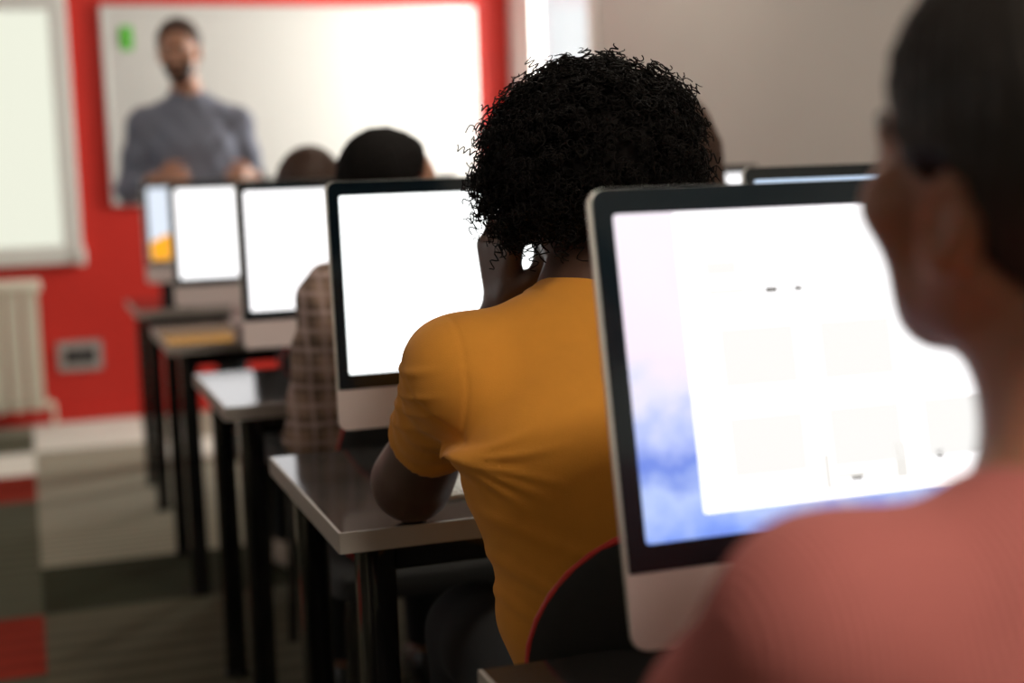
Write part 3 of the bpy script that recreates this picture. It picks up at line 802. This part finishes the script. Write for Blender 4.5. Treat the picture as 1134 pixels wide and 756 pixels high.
def folds(p, n):
    d = np.zeros(len(p))
    for (c, ph, fr, amp, rad) in ((J['SL']+V(-.036, -.03, -.088), .4, 11., .0025, .06), (J['SR']+V(.036, -.03, -.088), 2.2, 11., .0025, .06)):
        q = p-c; r = np.sqrt((q**2).sum(1)); a = np.arctan2(q[:, 2], q[:, 0]*(1 if c[0] < .62 else -1))
        d += amp*np.sin(a*fr+ph+r*14)*np.exp(-(r/rad)**2)*np.clip(r/.03, 0, 1)*np.clip(.75-np.sin(a+.3), 0, 1)
    # pulled creases that fan out from the armpits over the back
    for mir in (1, -1):
        ox = .427 if mir > 0 else .825
        for (ang, ln, am, w) in ((24, .085, .0060, .0042), (8, .105, .0085, .0045), (-7, .10, .0080, .0042), (-21, .09, .0070, .0045), (-37, .08, .0060, .0042), (-54, .065, .0045, .004)):
            a = math.radians(ang); u = mir*(p[:, 0]-ox); v = p[:, 2]-.862
            s_ = u*math.cos(a)+v*math.sin(a); c_ = -u*math.sin(a)+v*math.cos(a)-.9*s_**2*math.copysign(1, ang)
            d += am*np.exp(-(c_/w)**2)*np.clip(s_/.012, 0, 1)*np.clip((ln-s_)/(ln*.8), 0, 1)*(n[:, 1] < .1)*(p[:, 1] < 1.53)
        # sleeve seam, and a long pull from the waist to the chair
        xs = ox+mir*.016-mir*.25*np.maximum(.93-p[:, 2], 0)*.3
        d -= .0016*np.exp(-((p[:, 0]-xs)/.0022)**2)*(p[:, 2] > .865)*(n[:, 1] < -.1)
        u = mir*(p[:, 0]-ox); v = p[:, 2]-.70
        for (k0, k1, am) in ((.02, -.75, .004), (.055, -.62, .0035), (.10, -.5, .003)):
            c_ = v-k0-k1*(u-.03)-1.2*(u-.03)**2
            d += am*np.exp(-(c_/.008)**2)*np.clip((u-.01)/.03, 0, 1)*np.clip((.15-u)/.06, 0, 1)*(n[:, 1] < .2)
    # small pinched wrinkles at the outer sleeve edge
    for k, z0 in enumerate((.955, .925, .902, .878)):
        d += .0028*np.exp(-((p[:, 2]-z0-.25*(p[:, 0]-.40))/.0045)**2)*np.clip((.425-p[:, 0])/.03, 0, 1)
    # creases across the sleeve
    for Sh, E_ in ((J['SL'], J['EL']), (J['SR'], J['ER'])):
        ax = (E_-Sh)/np.linalg.norm(E_-Sh); q = p-Sh; s_ = q@ax; rr = np.sqrt(((q-s_[:, None]*ax)**2).sum(1))
        msk = np.exp(-(np.maximum(rr-.07, 0)/.015)**2)*np.clip((s_+.01)/.05, 0, 1)*np.clip((.2-s_)/.04, 0, 1)
        d += msk*.0016*np.sin(s_*150+3*np.sin(p[:, 0]*40+p[:, 2]*25))*np.sin(p[:, 0]*31+p[:, 1]*37)-.0013*np.exp(-((s_+.004)/.003)**2)*(rr < .09)
    # waist pulls, slanting to the right hip
    w = np.exp(-((p[:, 2]-.66)/.10)**2)
    d += w*.0035*np.sin((p[:, 2]*.8+p[:, 0]*.9)*75+2*np.sin(p[:, 0]*22))
    d += .0012*np.sin(p[:, 2]*34+3*np.sin(p[:, 0]*15))
    # raised neckband
    nd = (J['NT']-J['NB']); nd = nd/np.linalg.norm(nd); q = p-J['NB']; h = q[:, 2]+.3*q[:, 1]; rr = np.sqrt(((q-h[:, None]*nd)**2).sum(1))
    d += .0020*np.exp(-((h-.010)/.008)**2)*(rr < .085)
    return d
sdf_obj('t_shirt', S, M['mustard'], base, man, folds, 1)
S = trousers_sdf(J, lo, hi, .006); sdf_obj('trousers', S, M['navy'], base, man)
for h in 'LR': shoe_obj(J, h, M['shoe_dark'], base, man)
eyes(J, base, man)
# hair: dense dark core plus thousands of small ringlets, one mesh
def curly_hair():
    R = J['HR']; HC = J['HC']; C = HC+R@V(0, -.028, .040)+V(-.010, -.01, -.004); RAD = V(.113, .122, .104)
    S = SDF(HC-.25, HC+.25, .005)
    S.ell(C, RAD, R, .01, planes=((.074, (0, .8, -.6)), (.082, (0, .1, -1))))
    S.ell(C+R@V(-.062, -.02, -.030), V(.056, .06, .045), R, .03)
    S.cone(HC+R@V(-.02, -.075, -.020), HC+R@V(.015, -.066, -.040), .045, .03, .03); S.cone(HC+R@V(.03, -.07, -.02), HC+R@V(.04, -.06, -.050), .045, .03, .03)
    p, q = S.mesh(); p = smooth_mesh(p, q, 2); nn = vnormals(p, q)
    if ((p-p.mean(0))*nn).sum() < 0: q = q[:, ::-1]; nn = -nn
    lump = np.zeros(len(p))
    for f in (55, 90, 140):
        a = rng.normal(size=(3, 3)); 
        lump += np.sin(p@a[0]*f*.7)*np.sin(p@a[1]*f*.7)*np.sin(p@a[2]*f*.7)
    p = p+nn*(.006*lump)[:, None]
    vs = [p]; fs = [q]; off = len(p)
    N = 3600; roots = rng.choice(len(p), N, replace=True)
    K, SG = 40, 3
    for i in roots:
        o = p[i]; n0 = nn[i]; l = R.T@(o-HC)
        if l[1] > .06 and l[2] < .06: continue
        if l[2] < -.030 and l[0] < .05 and rng.random() < .8: continue
        low = l[2] < -.035
        d = n0+rng.normal(size=3)*.45; d[2] -= .25*(l[2] < .05); d /= np.linalg.norm(d)
        L = rng.uniform(.016, .040)*(.30 if low else 1.)*(1.25 if rng.random() < .12 else 1.)
        if (o[0]-C[0]) < -.05 and l[2] < .05 and not low: L *= 1.25
        rad = rng.uniform(.0030, .0062)*(.4 if low else 1); turns = rng.uniform(2.2, 4.0)*L/.03; ph = rng.uniform(0, 2*PI); sgn = rng.choice((-1, 1))
        u = np.cross(d, (.3, .5, .8)); u /= np.linalg.norm(u); w = np.cross(d, u)
        t = np.linspace(0, 1, K); an = ph+sgn*2*PI*turns*t
        grow = np.minimum(1, t*4)
        drop = np.zeros((K, 3)); drop[:, 2] = -.010*t**2
        c = (o-n0*.004)+d*(t*L)[:, None]+drop+(u*np.cos(an)[:, None]+w*np.sin(an)[:, None])*(rad*grow)[:, None]
        tg = np.gradient(c, axis=0); tg /= np.linalg.norm(tg, axis=1, keepdims=True)+1e-9
        a1 = np.cross(tg, d); a1 /= np.linalg.norm(a1, axis=1, keepdims=True)+1e-9; a2 = np.cross(tg, a1)
        th = rng.uniform(.0009, .0017)*(1-.5*t**2)
        ring = np.stack([c+(a1*math.cos(2*PI*k/SG)+a2*math.sin(2*PI*k/SG))*th[:, None] for k in range(SG)], 1).reshape(-1, 3)
        idx = np.arange(K-1)[:, None]*SG; k0 = np.arange(SG)[None]; k1 = (k0+1) % SG
        f = np.stack([idx+k0, idx+k1, idx+SG+k1, idx+SG+k0], -1).reshape(-1, 4)+off
        vs.append(ring); fs.append(f); off += len(ring)
    p = np.concatenate(vs)-np.array(base); q = np.concatenate(fs)
    me = bpy.data.meshes.new('hair')
    me.vertices.add(len(p)); me.vertices.foreach_set('co', p.astype(np.float32).ravel())
    me.loops.add(len(q)*4); me.loops.foreach_set('vertex_index', np.ascontiguousarray(q).astype(np.int32).ravel())
    me.polygons.add(len(q)); me.polygons.foreach_set('loop_start', np.arange(0, len(q)*4, 4, dtype=np.int32))
    me.polygons.foreach_set('use_smooth', np.ones(len(q), bool)); me.update(calc_edges=True)
    me.materials.append(M['hair_black']); link('hair', me, man)
curly_hair()

# --- woman in the pink ribbed top, close to the camera
J = dict(side=(1, 0, 0),
    HP=V(.570, .500, .54), WA=V(.565, .515, .67), CH=V(.560, .555, .83), UP=V(.558, .600, .925), NB=V(.546, .615, .992), NT=V(.545, .650, 1.07),
    rHP=(.170, .115), rWA=(.140, .10), rCH=(.158, .108), rUP=(.135, .075), rNK=.053,
    SL=V(.385, .625, .928), EL=V(.340, .760, .775), WL=V(.470, .830, .772),
    SR=V(.742, .625, .928), ER=V(.800, .750, .775), WR=V(.700, .860, .772),
    rSH=.054, rUA=.046, rEL=.040, rFA=.040, rWR=.025,
    handL=(V(.7, .7, .02), V(0, 0, -1), V(.7, -.7, 0), .07, .9), handR=(V(-.3, 1, .02), V(0, 0, -1), V(-1, 0, 0), .07, .9),
    KL=V(.60, .92, .52), AL=V(.60, .95, .085), KR=V(.72, .92, .52), AR=V(.72, .96, .085), fdir=V(0, 1, 0),
    seat=(.57, .46, .474), HC=V(.545, .668, 1.152), HR=rotm(-.25, .07, 0), hs=1.0, jaw=(.88, .84), earz=-.012)
base = (.57, .55, 0)
lo, hi = V(.20, .34, -.02), V(.95, 1.2, 1.34)
S = body_sdf(J, lo, hi, .0045, .95)
wom = sdf_obj('person', S, M['skin_rosy'], base)
tag(wom, 'person in pink ribbed top with dark hair, largest head, looking at the nearest screen', 'person')
S = shirt_sdf(J, lo, hi, .005, .010, 1.7, .50, .95, collar=.0)
sdf_obj('ribbed_top', S, M['pink'], base, wom)
S = trousers_sdf(J, lo, hi, .007, .012, .95); sdf_obj('trousers', S, M['navy'], base, wom)
for h in 'LR': shoe_obj(J, h, M['shoe_dark'], base, wom)
eyes(J, base, wom)
cap_hair(J, M['hair_dark'], base, wom, .012, .034, -.06, .016, ears=True)

# --- teacher, standing at the front
TY = 6.02
def tq(x, y, z): return V(.69+x, TY+y, z)
J = dict(side=(-1, 0, 0),
    HP=tq(0, .0, .95), WA=tq(0, .0, 1.10), CH=tq(-.005, -.005, 1.30), UP=tq(-.01, .0, 1.42), NB=tq(-.015, -.005, 1.50), NT=tq(-.025, -.02, 1.57),
    rHP=(.165, .115), rWA=(.160, .112), rCH=(.172, .118), rUP=(.14, .08), rNK=.058,
    SL=tq(.172, 0, 1.392), EL=tq(.245, .03, 1.13), WL=tq(.205, -.20, 1.165),
    SR=tq(-.190, 0, 1.392), ER=tq(-.265, .02, 1.13), WR=tq(-.17, -.20, 1.170),
    rSH=.060, rUA=.050, rEL=.043, rFA=.043, rWR=.028,
    handL=(V(-.6, -.75, .05), V(0, .2, -1), V(0, 0, 1), .7), handR=(V(.6, -.75, .05), V(0, .2, -1), V(0, 0, 1), .7),
    KL=tq(.10, -.02, .50), AL=tq(.11, .02, .09), KR=tq(-.10, -.02, .50), AR=tq(-.11, .02, .09), fdir=V(0, -1, 0),
    HC=tq(-.042, -.045, 1.672), HR=rotm(PI+.28, -.12, .06))
base = (.69, TY, 0)
lo, hi = V(.25, TY-.45, -.02), V(1.15, TY+.25, 1.84)
S = body_sdf(J, lo, hi, .0055)
tea = sdf_obj('person', S, M['skin_light'], base)
tea_ref[0] = tea
tag(tea, 'person in slate blue-grey shirt standing in front of the whiteboard facing the room', 'person')
S = shirt_sdf(J, lo, hi, .006, .014, 1.78, .90, collar=.02)
sdf_obj('shirt', S, M['grey_shirt'], base, tea, lambda p, n: .003*np.sin(p[:, 2]*50+6*np.sin(p[:, 0]*12))+.002*np.sin(p[:, 0]*70+p[:, 2]*40))
S = trousers_sdf(J, lo, hi, .008); sdf_obj('trousers', S, M['navy'], base, tea)
for h in 'LR': shoe_obj(J, h, M['shoe_dark'], base, tea)
cap_hair(J, M['hair_brown'], base, tea, .010, .012, -.05, .004)
def beard(J, m, base, parent):
    R = J['HR']; HC = J['HC']; P = lambda x, y, z: HC+R@V(x, y, z)
    S = SDF(HC-.16, HC+.16, .0035); q = .0035
    cut = (P(0, .0, -.040), R@V(0, -.45, 1)); pl = ((-.036, (0, -.45, 1)),)
    S.ell(P(0, .024, -.03), V(.058, .066, .082)+q, R, .02, planes=pl)
    for sg in (-1, 1):
        S.cone(P(sg*.054, -.005, -.045), P(sg*.02, .062, -.088), .018+q, .017+q, .02, cut=cut)
        S.cone(P(sg*.042, .058, -.012), P(sg*.026, .062, -.062), .020+q, .019+q, .02, cut=cut)
    S.ell(P(0, .07, -.09), V(.024, .02, .02)+q, R, .02)
    S.cone(P(-.02, .088, -.041), P(.02, .088, -.041), .008, .008, .008)
    S.ell(P(0, .108, -.0575), V(.023, .03, .013), R, .004, 'sub')
    S.ell(P(0, .11, -.012), V(.024, .03, .020), R, .004, 'sub')
    sdf_obj("beard", S, m, base, parent, lambda p, n: .0006*np.sin(p[:, 0]*300)*np.sin(p[:, 2]*260))
def shirt_collar(J, m, base, parent):
    NB, NT = J['NB'], J['NT']; f = J['fdir']
    S = SDF(NB-.16, NB+.16, .004)
    S.cone(NB-V(0, 0, .005), NB+(NT-NB)*.55, .078, .070, .004, cut=(NB+V(0, 0, .038), V(0, 0, 1)+f*.35))
    S.put(NB-.1, NB+.1, lambda g: np.sqrt((g[0]-NB[0])**2+(g[1]-NB[1]+.02*(g[2]-NB[2])/.07)**2)-.0625, .003, 'sub')
    S.ell(NB+f*.075+V(0, 0, .012), V(.016, .035, .05), None, .006, 'sub')
    sdf_obj('collar', S, m, base, parent, None, 1)
shirt_collar(J, M['grey_shirt'], base, tea)
beard(J, M['hair_brown'], base, tea); eyes(J, base, tea)

# --- three more students
def student(label, c, hc, headrot, skin, hair, top, topname, joints, shoe, hairkw, vox=.0055):
    cx, cy = c
    q = lambda x, y, z: V(cx+x, cy+y, z)
    J = dict(side=(1, 0, 0),
        HP=q(0, -.10, .545), WA=q(0, -.09, .67), CH=q(0, -.035, .84), UP=q(0, .0, .94), NB=q(0, .015, 1.005), NT=mid(q(0, .03, 1.02), np.array(hc), .45),
        rHP=(.165, .11), rWA=(.15, .10), rCH=(.162, .108), rUP=(.13, .08), rNK=.053,
        SL=q(-.168, .0, .93), EL=q(-.215, .17, .785), WL=q(-.09, .36, .780), SR=q(.168, .0, .93), ER=q(.215, .17, .785), WR=q(.09, .36, .780),
        rSH=.055, rUA=.048, rEL=.042, rFA=.042, rWR=.027,
        handL=(V(.3, 1, -.0), V(0, 0, -1), V(1, 0, 0), .08), handR=(V(-.3, 1, .0), V(0, 0, -1), V(-1, 0, 0), .08),
        KL=q(-.09, .33, .53), AL=q(-.09, .36, .085), KR=q(.10, .33, .53), AR=q(.11, .38, .085), fdir=V(0, 1, 0),
        seat=(cx, cy-.06, .476), HC=np.array(hc), HR=headrot)
    for k, v in joints.items(): J[k] = v
    base = (cx, cy, 0)
    lo, hi = q(-.42, -.35, -.02), q(.42, .85, 1.36)
    o = sdf_obj('person', body_sdf(J, lo, hi, vox), skin, base); tag(o, label, 'person')
    sdf_obj(topname, shirt_sdf(J, lo, hi, .006, .013, 1.8, .485), top, base, o, lambda p, n: .0025*np.sin(p[:, 2]*55+6*np.sin(p[:, 0]*13)))
    sdf_obj('trousers', trousers_sdf(J, lo, hi, .008), M['navy'], base, o)
    for h in 'LR': shoe_obj(J, h, shoe, base, o)
    eyes(J, base, o)
    cap_hair(J, hair, base, o, **hairkw)
    return o
student('person in brown plaid shirt seated beyond the second monitor, short black hair showing above it', (.70, 2.66), (.697, 2.735, 1.118), rotm(1.2, -.05, 0),
        M['skin_mid'], M['hair_black'], M['plaid'], 'plaid_shirt',
        dict(SL=V(.550, 2.66, .935), EL=V(.492, 2.63, .685), WL=V(.560, 2.775, .79), handL=(V(.35, .9, .05), V(0, 0, -1), V(1, 0, 0), .1)),
        M['shoe_dark'], dict(infl=.009, c=.000, nape=-.02))
student('person with brown hair farther along the row, mostly hidden behind the third screen', (.775, 3.76), (.737, 3.82, 1.100), rotm(.1, -.15, 0),
        M['skin_light'], M['hair_brown'], M['dark_top'], 'sweater',
        dict(SL=V(.635, 3.78, .92), EL=V(.630, 3.93, .785), WL=V(.68, 4.12, .78), KL=V(.660, 3.98, .50), AL=V(.690, 4.20, .085), fdir=V(-.25, .95, 0)),
        M['shoe'], dict(infl=.014, c=.03, nape=-.08))
student('person with long brown hair half hidden behind the curls of the mustard-shirted man', (1.27, 2.66), (1.265, 2.72, 1.165), rotm(-.1, -.1, 0),
        M['skin_light'], M['hair_brown'], M['maroon'], 'sweater', {}, M['shoe_dark'], dict(infl=.014, c=.03, nape=-.08, vol=.008, long=.14))

# ------------------------------------------------------------------ ADDED CEILING FILL LIGHTS, OUT OF VIEW
def added_fill_light(x, y, label, power):  # unseen lamp, added to brighten the people, computers and walls
    t = thing('added_fill_light', label, 'fill light', (x, y, CZ), 0, 'added square fill lights')
    b = MB(); L = .31
    b.box(-L, L, -L, -L+.025, -.05, 0, M['white_paint'], .004); b.box(-L, L, L-.025, L, -.05, 0, M['white_paint'], .004)
    b.box(-L, -L+.025, -L+.025, L-.025, -.05, 0, M['white_paint'], .004); b.box(L-.025, L, -L+.025, L-.025, -.05, 0, M['white_paint'], .004)
    b.build('housing', t)
    rad = power/(.56*.56*PI)
    MB().box(-L+.025, L-.025, -L+.025, L-.025, -.04, -.03, emis('fill_light_diffuser', (1., .90, .76), rad)).build('diffuser', t)
    return t
added_fill_light(.75, -.6, 'unseen added square fill light behind the woman in pink', 54.)
added_fill_light(1.3, 2.5, 'unseen added square fill light above the plaid-shirted student', 18.)
added_fill_light(1.9, 4.9, 'unseen added square fill light near the window and whiteboard', 9.)

# ------------------------------------------------------------------ LIGHT
W = bpy.data.worlds.new('World'); SC.world = W; W.use_nodes = True
bg = W.node_tree.nodes['Background']; bg.inputs[0].default_value = (.95, .98, 1., 1); bg.inputs[1].default_value = .95
def area(name, loc, rot, sx, sy, power, color):
    l = bpy.data.lights.new(name, 'AREA'); l.shape = 'RECTANGLE'; l.size = sx; l.size_y = sy; l.energy = power; l.color = color
    o = link(name, l, loc=loc); o.rotation_euler = rot; return o
area('daylight_right', (WX1+.14, 6.55, 1.70), (0, PI/2, 0), 1.5, .9, 92, (1., .98, .93))
area('daylight_left', (WX0-.2, 5.1, 1.75), (0, -PI/2, 0), 1.4, 3.0, 9, (1., .96, .88))  # daylight added behind the unseen left window to raise brightness

# ------------------------------------------------------------------ CAMERA
cam = bpy.data.cameras.new('camera'); co = link('camera', cam); SC.camera = co
yaw, pit, rol = math.radians(18.77), math.radians(7.0), math.radians(-1.86)
fw = Vector((math.sin(yaw)*math.cos(pit), math.cos(yaw)*math.cos(pit), -math.sin(pit)))
rt = Vector((math.cos(yaw), -math.sin(yaw), 0)); up = rt.cross(fw)
r2 = rt*math.cos(rol)+up*math.sin(rol); u2 = -rt*math.sin(rol)+up*math.cos(rol)
co.matrix_world = Matrix(((r2.x, u2.x, -fw.x, 0), (r2.y, u2.y, -fw.y, 0), (r2.z, u2.z, -fw.z, 1.176), (0, 0, 0, 1)))
cam.sensor_width = 36; cam.lens = 50; cam.clip_start = .02
cam.dof.use_dof = True; cam.dof.focus_distance = 1.60; cam.dof.aperture_fstop = 2.2

vs = SC.view_settings; vs.view_transform = 'Standard'; vs.look = 'None'; vs.exposure = 0.; vs.gamma = 1.; vs.use_curve_mapping = False
SC.cycles.use_denoising = True
SC.cycles.max_bounces = 8; SC.cycles.transparent_max_bounces = 8
SC.cycles.sample_clamp_indirect = 8.
